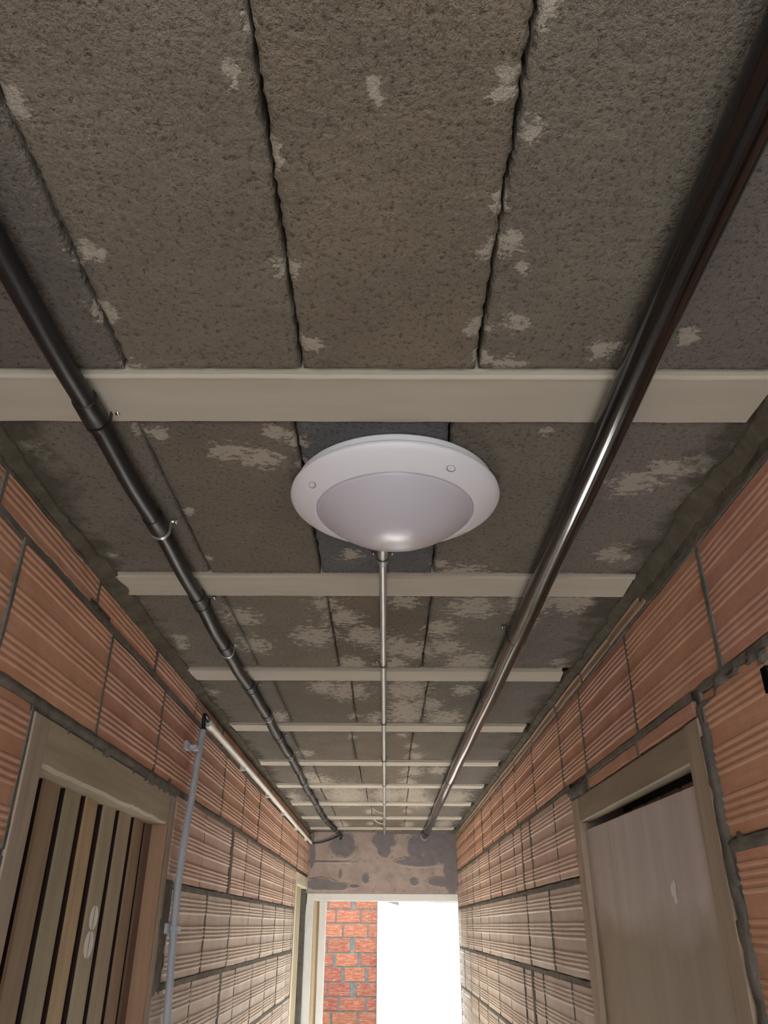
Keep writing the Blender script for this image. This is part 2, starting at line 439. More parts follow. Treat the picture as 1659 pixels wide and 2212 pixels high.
z = -0.364; i = 0
while z - 0.215 > -EYE - 0.05:
    z0 = max(z - 0.215, -EYE + 0.002)
    o_ = 0.0 if i % 2 else 0.21
    course(wr, 'right', XR, 1, z0, z, [RD[0] - 0.03 - 0.425 * k - o_ for k in range(2, -1, -1)] + ([RD[0] - 0.03] if o_ else []))
    course(wr, 'right', XR, 1, z0, z, [2.255] + [2.68 - o_ + 0.425 * k for k in range(0, 9 if o_ else 8)] + [6.10])
    z -= 0.2285; i += 1

def strips(wall, side, x, s):
    """the squeezed-out mortar, ragged where it laps the block edges"""
    m = MB()
    for kind, c, a, b, wd in STRIPS[side]:
        if kind == 'h': c = c + 0.0075
        n = max(2, int((b - a) / 0.016)); vs = []; fs = []; sd = random.random() * 50
        for j in range(n + 1):
            t = a + (b - a) * j / n
            nz = noise.noise((sd, t * 9, 0)); n2 = noise.noise((sd, t * 45, 2)); n3 = noise.noise((sd + 9, t * 55, 7)); n4 = noise.noise((sd + 9, t * 3.1, 7))
            lap = max(0.0, 0.0015 + 0.0045 * nz + 0.003 * n2); lap2 = max(0.0, 0.0015 + 0.0045 * noise.noise((sd + 3, t * 8, 4)) + 0.003 * n3)
            h = 0.0012 + 0.0030 * n4 + 0.0008 * n2
            w0 = wd / 2 + lap; w1 = wd / 2 + lap2
            for off, d in ((-w0, -0.004), (-w0 * 0.7, h), (w1 * 0.7, h), (w1, -0.004)):
                if kind == 'h': vs.append((x - s * d, t, c + off + EYE))
                else: vs.append((x - s * d, c + off, t + EYE))
        for j in range(n):
            for i2 in range(3): fs.append([j * 4 + i2, (j + 1) * 4 + i2, (j + 1) * 4 + i2 + 1, j * 4 + i2 + 1])
        m.add(vs, fs)
    o = m.build('mortar_joints', MORT, wall); o['kind'] = 'stuff'
strips(wl, 'left', XL, -1); strips(wr, 'right', XR, 1)

def lump(wall, name, x, s, pts, mat, h=0.006, res=0.012, seed=0):
    """an uneven pat of mortar on a wall: polygon outline (y, z eye based)"""
    ys = [p[0] for p in pts]; zs = [p[1] for p in pts]
    def inside(y, z):
        c = False; n = len(pts); j = n - 1
        for i in range(n):
            if (pts[i][1] > z) != (pts[j][1] > z) and y < (pts[j][0] - pts[i][0]) * (z - pts[i][1]) / (pts[j][1] - pts[i][1]) + pts[i][0]: c = not c
            j = i
        return c
    ny = int((max(ys) - min(ys)) / res) + 3; nz = int((max(zs) - min(zs)) / res) + 3
    vs = []; fs = []
    for i in range(ny):
        for j in range(nz):
            y = min(ys) - res + i * res; z = min(zs) - res + j * res
            yy = y + noise.noise((y * 30, z * 30, seed)) * 0.008; zz = z + noise.noise((y * 30, z * 30, seed + 5)) * 0.008
            d = h * (0.75 + 0.9 * noise.noise((y * 22, z * 22, seed + 2)) + 0.4 * noise.noise((y * 70, z * 70, seed))) if inside(yy, zz) else -0.012
            vs.append((x - s * d, y, z + EYE))
    for i in range(ny - 1):
        for j in range(nz - 1): fs.append([i * nz + j, (i + 1) * nz + j, (i + 1) * nz + j + 1, i * nz + j + 1])
    return MB().add(vs, fs).build(name, mat, wall, smooth=True)
lump(wl, 'mortar_patch', XL, -1, [(1.08, 0.326), (2.2, 0.332), (2.2, 0.297), (1.24, 0.299), (1.08, 0.306)], MORT, 0.003, seed=3)
lump(wl, 'mortar_patch', XL, -1, [(2.155, 0.11), (2.25, 0.11), (2.235, -0.15), (2.155, -0.15)], MORT, 0.002, seed=8)
lump(wl, 'mortar_patch', XL, -1, [(1.35, 0.548), (1.50, 0.545), (1.49, 0.523), (1.37, 0.520)], MORTD, 0.004, seed=11)
lump(wr, 'mortar_patch', XR, 1, [(0.55, 0.345), (0.99, 0.345), (0.965, 0.24), (0.945, 0.13), (0.955, 0.10), (0.55, 0.10)], MORTD, -0.004, seed=5)
lump(wr, 'mortar_patch', XR, 1, [(1.00, 0.345), (1.20, 0.345), (1.20, 0.330), (1.28, 0.325), (1.272, -0.4), (1.225, -0.4), (1.24, 0.10), (1.255, 0.31), (1.10, 0.335), (1.01, 0.322)], MORT, 0.005, seed=14)
lump(wr, 'mortar_patch', XR, 1, [(0.95, 0.118), (1.26, 0.122), (1.26, 0.088), (1.15, 0.096), (0.95, 0.100)], MORT, 0.004, seed=19)
lump(wr, 'mortar_patch', XR, 1, [(2.06, 0.345), (2.33, 0.345), (2.26, 0.30), (2.10, 0.305)], MORT, 0.004, seed=24)
MB().box(XR - 0.004, XR + 0.002, 1.014, 1.030, 0.278 + EYE, 0.312 + EYE).build('hole_shade_box', HOLE, wr)  # solid near-black box; the shade of a small hole is only its colour

# ceiling ---------------------------------------------------
ceil = struct(MB().box(XL - 0.16, XR + 0.16, YB, YE + 0.15, ZC + 0.055, ZC + 0.12).build('ceiling', MORTD))
RIBS = [-0.498, 0.128, 0.756, 1.380, 2.005, 2.640, 3.298, 3.900, 4.530, 5.168, 5.772]
RW = 0.105
BL = []
for (x_, y_, r_) in [(30, 210, 38), (190, 540, 45), (225, 670, 36), (290, 790, 34), (595, 320, 22), (620, 578, 40), (675, 738, 30), (1090, 180, 38), (1140, 280, 34),
    (1060, 530, 36), (1105, 520, 30), (1080, 430, 20), (1035, 700, 34), (1040, 770, 28), (1110, 690, 36), (1095, 785, 46), (1310, 750, 40), (1130, 570, 18), (810, 195, 22),
    (540, 30, 22), (1180, 15, 36), (500, 150, 20), (1480, 720, 30), (60, 960, 36), (90, 975, 26), (300, 925, 26), (345, 930, 24), (490, 970, 50), (560, 985, 60), (600, 930, 40), (645, 950, 26),
    (655, 1000, 26), (1500, 1000, 60), (1370, 1040, 70), (1440, 1010, 60), (1180, 925, 16), (410, 1100, 18), (240, 1195, 12), (450, 1200, 14), (950, 1215, 24), (1000, 1240, 60),
    (760, 1195, 30), (1330, 1192, 46), (520, 1330, 50), (550, 1390, 46), (385, 1390, 30), (390, 1375, 20), (680, 1370, 60), (740, 1330, 50), (790, 1370, 56), (760, 1430, 40), (850, 1395, 56), (900, 1405, 50),
    (950, 1355, 46), (965, 1395, 46), (700, 1300, 40), (1020, 1310, 60), (1150, 1300, 70), (1240, 1300, 60), (1130, 1340, 40), (1010, 1430, 60), (850, 1430, 40), (1210, 1430, 24), (870, 1295, 40),
    (750, 1490, 56), (700, 1482, 40), (880, 1488, 60), (920, 1520, 40), (880, 1540, 56), (870, 1525, 40), (820, 1550, 36), (960, 1550, 46), (600, 1545, 30), (450, 1490, 24), (1000, 1488, 30), (766, 1545, 16),
    (760, 1590, 14), (890, 1610, 18), (870, 1585, 14), (895, 1632, 24), (660, 1625, 20), (690, 1690, 44), (660, 1675, 26), (890, 1665, 30), (945, 1662, 24), (880, 1690, 26), (750, 1716, 60), (840, 1716, 44),
    (890, 1712, 40), (620, 1722, 40), (980, 1722, 40), (900, 1730, 40), (800, 1752, 14), (880, 1752, 12), (740, 1780, 18), (880, 1780, 16), (800, 1778, 10), (960, 1778, 22), (640, 1780, 26)]:
    c = px((x_, y_), z=0.608); e = px((x_ + r_, y_), z=0.608); v = px((x_, min(1796, y_ + r_ * 0.45)), z=0.608)
    BL.append((c.x, c.y, abs(e.x - c.x), max(0.02, abs(v.y - c.y))))
def bloom(x, y):
    t = 0.0
    for cx_, cy_, rx, ry in BL:
        q = ((x - cx_) / rx) ** 2 + ((y - cy_) / ry) ** 2
        if q < 3: t = max(t, 0.66 * math.exp(-q * 0.75))
    return t
JX = [[-0.56, -0.322, -0.105, 0.110, 0.318, 0.515]] * 3
JB = {0: [-.56, -.322, -.105, .110, .318, .515], 1: [-.56, -.322, -.105, .110, .318, .515], 2: [-.56, -.343, -.127, .088, .305, .515], 3: [-.56, -.340, -.125, .094, .31, .515],
      4: [-.56, -.319, -.100, .118, .33, .515], 5: [-.56, -.342, -.124, .096, .31, .515], 6: [-.56, -.313, -.115, .100, .31, .515], 7: [-.56, -.328, -.100, .114, .32, .515],
      8: [-.56, -.314, -.086, .120, .32, .515], 9: [-.56, -.297, -.077, .124, .33, .515], 10: [-.56, -.31, -.09, .12, .33, .515]}
BLCOL = [(0.335, 0.30, 0.255), (0.345, 0.30, 0.245), (0.35, 0.295, 0.23), (0.345, 0.31, 0.255), (0.33, 0.295, 0.265)]
for b in range(len(RIBS)):
    ya = RIBS[b] + RW + 0.002; yb = (RIBS[b + 1] if b + 1 < len(RIBS) else YE) - 0.002
    res = 0.0055 if ya < 1.0 else 0.009 if ya < 1.6 else 0.014 if ya < 3 else 0.022
    if yb < 0.2: res = 0.05
    xs = JB[b]
    for k in range(5):
        x0, x1 = xs[k] + 0.0025, xs[k + 1] - 0.0025
        nx = max(3, int((x1 - x0) / res)); ny = max(3, int((yb - ya) / res)); sd = random.random() * 80
        dz = random.uniform(-0.0015, 0.0025); vs = []; fs = []; bl = []; sm = []
        for i in range(nx + 1):
            for j in range(ny + 1):
                x = x0 + (x1 - x0) * i / nx; y = ya + (yb - ya) * j / ny
                ex = min(i, nx - i); ey = min(j, ny - j)
                zz = 0.6035 + dz * 0.6
                nn = noise.noise((x * 95 + sd, y * 95, 0)); n5 = noise.noise((x * 12, y * 12, sd))
                zz += 0.0022 * max(0, nn - 0.05) * 1.6 + 0.0012 * n5 + 0.0010 * noise.noise((x * 210, y * 210, sd))
                if ex == 0 or ey == 0: zz += 0.0035
                if i == 0 and k > 0: x += 0.0025 * noise.noise((y * 30, sd, 1)) + 0.0022 * noise.noise((y * 110, sd, 1)) + 0.0022 * noise.noise((y * 260, sd, 1))
                if i == nx and k < 4: x += 0.0025 * noise.noise((y * 30, sd, 4)) + 0.0022 * noise.noise((y * 110, sd, 4)) + 0.0022 * noise.noise((y * 260, sd, 4))
                vs.append((x, y, zz + EYE)); bl.append(bloom(x, y))
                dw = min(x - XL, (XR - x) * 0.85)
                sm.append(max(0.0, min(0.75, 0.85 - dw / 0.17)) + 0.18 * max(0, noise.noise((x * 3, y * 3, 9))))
        for i in range(nx):
            for j in range(ny):
                a = i * (ny + 1) + j; fs.append([a, a + 1, a + ny + 2, a + ny + 1])
        # upturned sides
        ring = [(i, 0) for i in range(nx + 1)] + [(nx, j) for j in range(1, ny + 1)] + [(i, ny) for i in range(nx - 1, -1, -1)] + [(0, j) for j in range(ny - 1, 0, -1)]
        k0 = len(vs)
        for (i, j) in ring:
            v = vs[i * (ny + 1) + j]; vs.append((v[0], v[1], EYE + 0.652)); bl.append(0); sm.append(0)
        for q in range(len(ring)):
            q2 = (q + 1) % len(ring); a = ring[q][0] * (ny + 1) + ring[q][1]; c2 = ring[q2][0] * (ny + 1) + ring[q2][1]
            fs.append([a, c2, k0 + q2, k0 + q])
        o = MB().add(vs, fs).build('concrete_block', BLOCK, ceil, smooth=(res < 0.02))
        for nm, dat in (('bloom', bl), ('smear', sm)):
            at = o.data.attributes.new(nm, 'FLOAT', 'POINT'); at.data.foreach_set('value', dat)
        cc = Vector(BLCOL[k]) * random.uniform(0.9, 1.1)
        if b == 2 and k == 2: cc = Vector((0.26, 0.26, 0.27))
        o.color = (cc.x, cc.y, cc.z, 1)

def beam(y0, near):
    x0, x1 = XL + 0.028, XR - 0.028 if near else XR - 0.040
    prof = [(y0, 0.635), (y0, 0.6045), (y0 + 0.005, 0.6030), (y0 + 0.0065, 0.5988), (y0 + 0.0085, 0.5983), (y0 + 0.0105, 0.600), (y0 + RW - 0.003, 0.600), (y0 + RW, 0.603), (y0 + RW, 0.635)]
    nx = 48; vs = []; fs = []; n = len(prof)
    for i in range(nx + 1):
        x = x0 + (x1 - x0) * i / nx
        for (y, z) in prof:
            e = noise.noise((x * 18, y0 * 7, 0)) * 0.0012
            xe = x
            if i in (0, nx): xe += noise.noise((y * 60, i, 3)) * 0.012
            vs.append((xe, y + e, z + EYE + 0.0006 * noise.noise((x * 25, y * 30, 2))))
    for i in range(nx):
        for k in range(n - 1): fs.append([i * n + k, (i + 1) * n + k, (i + 1) * n + k + 1, i * n + k + 1])
    fs.append(list(range(n))); fs.append([nx * n + k for k in range(n)])
    MB().add(vs, fs).build('beam', BEAM, ceil)
for i, y0 in enumerate(RIBS): beam(y0, i < 4)

def cove(side, x, s, w0, h0, seed):
    """rough mortar packed into the corner of wall and ceiling"""
    vs = []; fs = []; n = 420; a, b = 0.3, YE
    for j in range(n + 1):
        y = a + (b - a) * j / n
        w_ = w0(y) * (1 + 0.45 * noise.noise((y * 5, seed, 0)) + 0.25 * noise.noise((y * 24, seed, 4)))
        h_ = h0(y) * (1 + 0.40 * noise.noise((y * 6, seed, 7)) + 0.30 * noise.noise((y * 30, seed, 9)))
        P = [(w_, 0.612), (w_ * 0.92, 0.601), (w_ * 0.55, 0.597 - h_ * 0.22), (w_ * 0.26, 0.597 - h_ * 0.55), (0.006, 0.597 - h_), (-0.006, 0.597 - h_)]
        for (d, z) in P:
            q = 0.0025 * noise.noise((y * 60, d * 60, z * 60)) 
            vs.append((x - s * (d + q), y, z + EYE + q))
    for j in range(n):
        for i in range(5): fs.append([j * 6 + i, (j + 1) * 6 + i, (j + 1) * 6 + i + 1, j * 6 + i + 1])
    return MB().add(vs, fs).build('mortar_fillet', MORTD, ceil)
cove('left', XL, -1, lambda y: 0.026 if y < 1.3 else 0.040 - 0.003 * min(5, y), lambda y: 0.008, 2.0)
cove('right', XR, 1, lambda y: 0.030 if y < 1.6 else 0.026, lambda y: 0.030 if y < 1.45 else 0.010, 6.0)

# end wall above the doorway ---------------------------------
def end_wall():
    x0, x1, z0, z1 = XL - 0.1, XR + 0.1, 0.203, 0.66
    nx, nz = 150, 64; vs = []; fs = []; st = []
    S = [(742, 1826, 26, 26), (829, 1815, 24, 20), (830, 1838, 14, 14), (900, 1830, 20, 26), (930, 1820, 44, 24), (950, 1845, 40, 22), (975, 1830, 16, 40), (905, 1862, 46, 10), (975, 1880, 16, 60),
         (690, 1910, 34, 12), (720, 1915, 34, 8), (790, 1898, 7, 10), (765, 1915, 10, 3), (895, 1905, 9, 8), (960, 1905, 34, 10), (880, 1800, 60, 3), (700, 1862, 60, 2), (735, 1888, 3, 10), (675, 1840, 6, 40)]
    SS = []
    for (a, b, rx, rz) in S:
        c = px((a, b), y=YE); e = px((a + rx, b), y=YE); v = px((a, b + rz), y=YE)
        SS.append((c.x, c.z - EYE, abs(e.x - c.x), abs(v.z - c.z)))
    for i in range(nx + 1):
        for j in range(nz + 1):
            x = x0 + (x1 - x0) * i / nx; z = z0 + (z1 - z0) * j / nz
            t = 0
            for (a, b, rx, rz) in SS:
                q = ((x - a) / rx) ** 2 + ((z - b) / rz) ** 2
                if q < 2.5: t = max(t, 1.05 - 0.5 * q)
            st.append(max(0, t)); vs.append((x, YE + 0.0025 * noise.noise((x * 20, z * 20, 1)) - (0.003 if t > 0.3 else 0), z + EYE))
    for i in range(nx):
        for j in range(nz): a = i * (nz + 1) + j; fs.append([a, a + nz + 1, a + nz + 2, a + 1])
    n = len(vs); st += [0] * 8
    m = MB().add(vs, fs).box(x0, x1, YE + 0.004, YE + 0.16, z0 + EYE, z1 + EYE)
    o = m.build('wall_end', LINTEL); struct(o)
    at = o.data.attributes.new('stain', 'FLOAT', 'POINT'); at.data.foreach_set('value', st)
end_wall()

# ------------------------------------------------------------------ doors
def zz(v): return v + EYE
# left door: battened leaf with the number 8
d1 = struct(empty('door_1', (XL, (LD[0] + LD[1]) / 2, 0)), 'weathered door of upright planks painted with a white 8', 'door')
o = MB().box(XL - 0.12, XL + 0.004, LD[0], LD[0] + 0.065, 0, zz(LD[2]), 0.003).build('door_jamb', FRAMEW, d1); o.color = (1.05, 1.05, 1.05, 1)
o = MB().box(XL - 0.12, XL + 0.002, LD[1] - 0.035, LD[1], 0, zz(LD[2]), 0.003).build('door_jamb', FRAMEW, d1); o.color = (0.9, 0.9, 0.9, 1)
o = MB().box(XL - 0.045, XL - 0.001, LD[1] - 0.046, LD[1] - 0.0345, 0, zz(0.228)).build('door_stop', ORANGEW, d1); o.color = (1, 1, 1, 1)
hd = MB()
n = 40; vs = []; fs = []
for i in range(n + 1):
    y = LD[0] + 0.064 + (LD[1] - LD[0] - 0.099) * i / n
    zb = 0.226 + 0.004 * noise.noise((y * 9, 0, 0)) + 0.003 * noise.noise((y * 40, 1, 0))
    for (x, z) in ((XL - 0.12, zb), (XL - 0.007, zb), (XL - 0.002, zb + 0.006), (XL - 0.001, LD[2]), (XL - 0.12, LD[2])): vs.append((x, y, z + EYE))
for i in range(n):
    for k in range(5): fs.append([i * 5 + k, (i + 1) * 5 + k, (i + 1) * 5 + (k + 1) % 5, i * 5 + (k + 1) % 5])
fs.append([0, 1, 2, 3, 4]); fs.append([n * 5 + k for k in range(5)])
o = MB().add(vs, fs).build('door_header', FRAMEH, d1); o.color = (1.15, 1.15, 1.1, 1)
MB().box(XL - 0.076, XL - 0.062, LD[0] + 0.06, LD[1] - 0.03, 0, zz(0.24)).build('backing_board', GAPW, d1)
PL = [(1.300, 1.382), (1.413, 1.494), (1.523, 1.603), (1.634, 1.704), (1.741, 1.824), (1.856, 1.941), (1.971, 2.046), (2.066, 2.128)]
PC = [(0.70, 0.70, 0.62), (0.85, 0.74, 0.66), (0.98, 1.0, 0.95), (1.2, 1.05, 0.85), (1.0, 1.0, 0.95), (0.95, 0.9, 0.88), (0.85, 0.72, 0.68), (0.55, 0.42, 0.42)]
for (a, b), c in zip(PL, PC):
    vs = []; fs = []; n = 30; sd = random.random() * 30
    for i in range(n + 1):
        z = 0.0 + (0.232 + EYE) * i / n
        e0 = 0.0018 * noise.noise((sd, z * 4, 0)); e1 = 0.0018 * noise.noise((sd + 4, z * 4, 0))
        for (x, y) in ((XL - 0.054, a + e0), (XL - 0.044, a + e0), (XL - 0.040, a + 0.005 + e0), (XL - 0.040, b - 0.005 + e1), (XL - 0.044, b + e1), (XL - 0.054, b + e1)): vs.append((x, y, z))
    for i in range(n):
        for k in range(6): fs.append([i * 6 + k, (i + 1) * 6 + k, (i + 1) * 6 + (k + 1) % 6, i * 6 + (k + 1) % 6])
    fs.append([0, 1, 2, 3, 4, 5]); fs.append([n * 6 + k for k in range(6)])
    o = MB().add(vs, fs).build('plank', PLANK, d1); o.data.materials.append(GAPW)
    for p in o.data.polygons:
        if abs(p.normal.y) > 0.9: p.material_index = 1     # edge faces coloured dark to give the shade between planks
    o.color = (c[0], c[1], c[2], 1)
# stencilled 8: four half ovals
m = MB()
for (cy_, cz_, ry, rz) in ((1.785, 0.012, 0.021, 0.0225), (1.781, -0.036, 0.023, 0.0245)):
    for sgn in (-1, 1):
        vs = []; fs = []; n = 16
        for i in range(n + 1):
            q = -math.pi / 2 + math.pi * i / n
            vs.append((XL - 0.0398, cy_ + sgn * (0.0028 + ry * math.cos(q)), cz_ + rz * math.sin(q) * 0.98 + EYE))
            vs.append((XL - 0.0398, cy_ + sgn * (0.0028 + ry * 0.22 * math.cos(q) * 0), cz_ + rz * math.sin(q) * 0.80 + EYE))
        k = len(vs)
        vs += [(v[0] + 0.0006, v[1], v[2]) for v in vs]
        for i in range(n):
            fs.append([2 * i, 2 * i + 1, 2 * i + 3, 2 * i + 2]); fs.append([k + 2 * i, k + 2 * i + 1, k + 2 * i + 3, k + 2 * i + 2])
            fs.append([2 * i, 2 * i + 2, k + 2 * i + 2, k + 2 * i])
        m.add(vs, fs)
o = m.build('painted_number', NUMW, d1); o['label'] = 'white stencilled figure 8'

# right door: plank door covered by a plywood sheet
d2 = struct(empty('door_2', (XR, (RD[0] + RD[1]) / 2, 0)), 'doorway in a brown frame closed by a plywood sheet browner towards the bottom', 'door')
o = MB().box(XR - 0.004, XR + 0.12, RD[0] + 0.005, RD[0] + 0.075, 0, zz(RD[2]), 0.003).build('door_jamb', FRAMEW, d2); o.color = (1.0, 0.98, 0.95, 1)
o = MB().box(XR - 0.003, XR + 0.12, RD[1] - 0.062, RD[1], 0, zz(RD[2]), 0.003).build('door_jamb', FRAMEW, d2); o.color = (1.15, 1.08, 1.05, 1)
o = MB().box(XR + 0.000, XR + 0.030, RD[0] + 0.074, RD[1] - 0.061, zz(0.243), zz(RD[2]), 0.003).build('door_header', FRAMEH, d2); o.color = (0.85, 0.83, 0.78, 1)
yy = RD[0] + 0.08
while yy < RD[1] - 0.1:
    o = MB().box(XR + 0.05, XR + 0.075, yy, yy + 0.085, 0, zz(0.24), 0.003).build('plank', PLANK, d2); o.color = (0.7, 0.6, 0.6, 1)
    yy += 0.113
MB().box(XR + 0.10, XR + 0.115, RD[0] + 0.07, RD[1] - 0.055, 0, zz(0.243)).build('backing_board', GAPW, d2)
y0, y1 = RD[0] + 0.0765, RD[1] - 0.0635
vs = []
for x in (XR + 0.012, XR + 0.024):
    vs += [(x, y0, 0.02), (x, y1, 0.02), (x, y1, zz(0.224)), (x, y0, zz(0.213))]
MB().add(vs, [[0, 1, 2, 3], [4, 7, 6, 5], [0, 4, 5, 1], [1, 5, 6, 2], [2, 6, 7, 3], [3, 7, 4, 0]]).build('plywood_panel', PANEL, d2)
c = px((1457, 1925), x=XR + 0.012); vs = [(XR + 0.0090, c.y, c.z)]
for k in range(14):
    q = 2 * math.pi * k / 14; rr = 1 + 0.25 * math.sin(3 * q + 1)
    vs.append((XR + 0.0112, c.y + 0.014 * rr * math.cos(q), c.z + 0.019 * rr * math.sin(q)))
o = MB().add(vs, [[0, 1 + k, 1 + (k + 1) % 14] for k in range(14)]).build('paint_splash', NUMW, d2, smooth=True); o['label'] = 'small white splash of paint'

# far left door
d3 = struct(empty('door_3', (XL, 5.7, 0)), 'pale door of upright planks beside the bright doorway', 'door')
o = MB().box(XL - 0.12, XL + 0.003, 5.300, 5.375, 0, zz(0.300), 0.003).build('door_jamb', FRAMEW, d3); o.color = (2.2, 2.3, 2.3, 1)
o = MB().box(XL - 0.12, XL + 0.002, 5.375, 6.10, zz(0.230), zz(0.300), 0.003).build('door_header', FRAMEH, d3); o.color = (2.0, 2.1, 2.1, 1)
for a, b in ((5.40, 5.50), (5.53, 5.63), (5.66, 5.76), (5.79, 5.89)):
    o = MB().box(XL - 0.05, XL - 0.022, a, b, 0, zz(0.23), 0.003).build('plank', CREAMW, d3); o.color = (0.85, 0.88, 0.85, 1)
MB().box(XL - 0.10, XL - 0.08, 5.37, 6.10, 0, zz(0.235)).build('backing_board', GAPW, d3)

# end doorway: white frame with an opened leaf seen on edge
d4 = struct(empty('door_4', (0, YE + 0.05, 0)), 'bright end doorway in a white frame', 'door')
MB().box(XL + 0.052, XR - 0.002, YE + 0.005, YE + 0.075, zz(0.153), zz(0.2025), 0.003).build('door_header', WHITEP, d4)
MB().box(XL + 0.001, XL + 0.052, YE + 0.005, YE + 0.075, 0.0, zz(0.2025), 0.003).build('door_jamb', WHITEP, d4)
MB().box(XL + 0.140, XL + 0.0, YE + 0.03, YE + 0.04, 0.0, zz(0.15)).build('leaf_edge', CREAMW, d4)
o = MB().box(XL + 0.053, XL + 0.076, YE + 0.012, YE + 0.06, 0.0, zz(0.152), 0.003).build('wooden_lath', CREAMW, d4); o.color = (1.25, 1.25, 1.2, 1)
o = MB().box(XL + 0.077, XL + 0.089, YE + 0.018, YE + 0.06, 0.0, zz(0.152)).build('wooden_lath', ORANGEW, d4); o.color = (1.1, 1.2, 1.2, 1)
MB().box(XL + 0.090, XL + 0.139, YE + 0.010, YE + 0.06, 0.0, zz(0.152), 0.003).build('door_stile', WHITEP, d4)
MB().box(0.30, XR - 0.003, YE + 0.062, YE + 0.075, zz(0.145), zz(0.153)).build('header_lip', WHITEP, d4)
MB().add([(0.005, YE + 0.07, zz(0.152)), (0.095, YE + 0.07, zz(0.128)), (0.095, YE + 0.07, zz(0.152)), (0.005, YE + 0.10, zz(0.152)), (0.095, YE + 0.10, zz(0.128)), (0.095, YE + 0.10, zz(0.152))],
         [[0, 1, 2], [3, 5, 4], [0, 3, 4, 1], [1, 4, 5, 2], [2, 5, 3, 0]]).build('latch_shadow', GREYC, d4)  # grey wedge standing in for the triangular shadow beside the latch
MB().box(0.008, 0.022, YE + 0.058, YE + 0.072, zz(0.140), zz(0.153), 0.002).build('latch', SCREW, d4)

# ------------------------------------------------------------------ outside yard
YO = 8.0
wo = struct(MB().box(-3.0, -0.078, YO + 0.006, YO + 0.2, 0, 2.12).build('wall_outside', MORTL))
struct(MB().box(-0.076, 3.6, YO - 0.02, YO + 0.2, 0, 2.12).build('wall_plastered', PLASTER))
struct(MB().box(-3.1, -2.9, YE + 0.26, YO + 0.2, 0, 2.12).build('wall_yard_left', PLASTER))
struct(MB().box(3.6, 3.8, YE + 0.26, YO + 0.2, 0, 2.12).build('wall_yard_right', PLASTER))
struct(MB().box(-3.1, XL - 0.17, YE + 0.10, YE + 0.26, 0, 2.12).build('wall_front_left', MORT))  # unseen front walls, made dark to cut the sunlight they bounce
struct(MB().box(XR + 0.17, 3.8, YE + 0.10, YE + 0.26, 0, 2.12).build('wall_front_right', MORT))
rows = [1964.6, 1994.9, 2026, 2058.7, 2089, 2122.5, 2154.5, 2185.6, 2215]
zr = [px((760, r), y=YO).z for r in rows]
jx = [[930], [705, 1030], [800, 1130], [930], [700, 1020], [815, 1120], [950], [775, 1110], [680, 1015]]
tk = [0.045, 0.016, 0.016, 0.048, 0.03, 0.03, 0.062, 0.022, 0.02]
top = zr[0] + 0.128
allrows = [top + 0.124 * k for k in range(2, 0, -1)] + [top] + zr
for k in range(5): allrows.append(allrows[-1] - 0.124)
for r in range(len(allrows) - 1):
    z1_, z0_ = allrows[r], allrows[r + 1]
    q = r - 2
    if 0 <= q < 9: J = [px((610 + v / 6.11, 2000), y=YO).x for v in jx[q]]; t_ = tk[q]
    else: J = [-0.45 + 0.07 * (r % 3)]; t_ = 0.02
    xs = []
    a = J[0]
    while a > -1.35: a -= 0.226; xs.append(a)
    xs = xs[::-1] + J
    if len(J) == 1 and J[0] + 0.23 < -0.11: xs.append(J[0] + 0.226)
    xs.append(-0.080)
    for a, b in zip(xs[:-1], xs[1:]):
        ja = t_ / 2 if a in J else 0.007; jb = 0.0 if b == -0.080 else (t_ / 2 if b in J else 0.007)
        if b - a - ja - jb < 0.015: continue
        o = MB().box(a + ja, b - jb, YO, YO + 0.05, z0_ + 0.0065, z1_ - 0.0065, 0.002).build('brick', CLAY, wo)
        red = random.uniform(0, 1) if q >= 3 else random.uniform(0, 0.3)
        if q == 2: red = 0
        if q == 8 and b < -0.2: red = 0
        cc = Vector((0.24, 0.088, 0.050)) * (1 - red) + Vector((0.19, 0.052, 0.040)) * red
        cc *= random.uniform(0.92, 1.08); o.color = (cc.x, cc.y, cc.z, 1)

# ------------------------------------------------------------------ ceiling lamp
LC = Vector((0.0125, 1.042, ZC + 0.008))
lamp = tag(empty('ceiling_lamp', LC), 'round white ceiling lamp with a frosted bulging diffuser between the two black pipes', 'lamp')
MB().lathe(LC, [(0.0, -0.0052), (0.151, -0.0052), (0.1525, -0.007), (0.1525, -0.016), (0.147, -0.018), (0.0, -0.018)]).build('base_plate', LAMPW, lamp, auto=True)
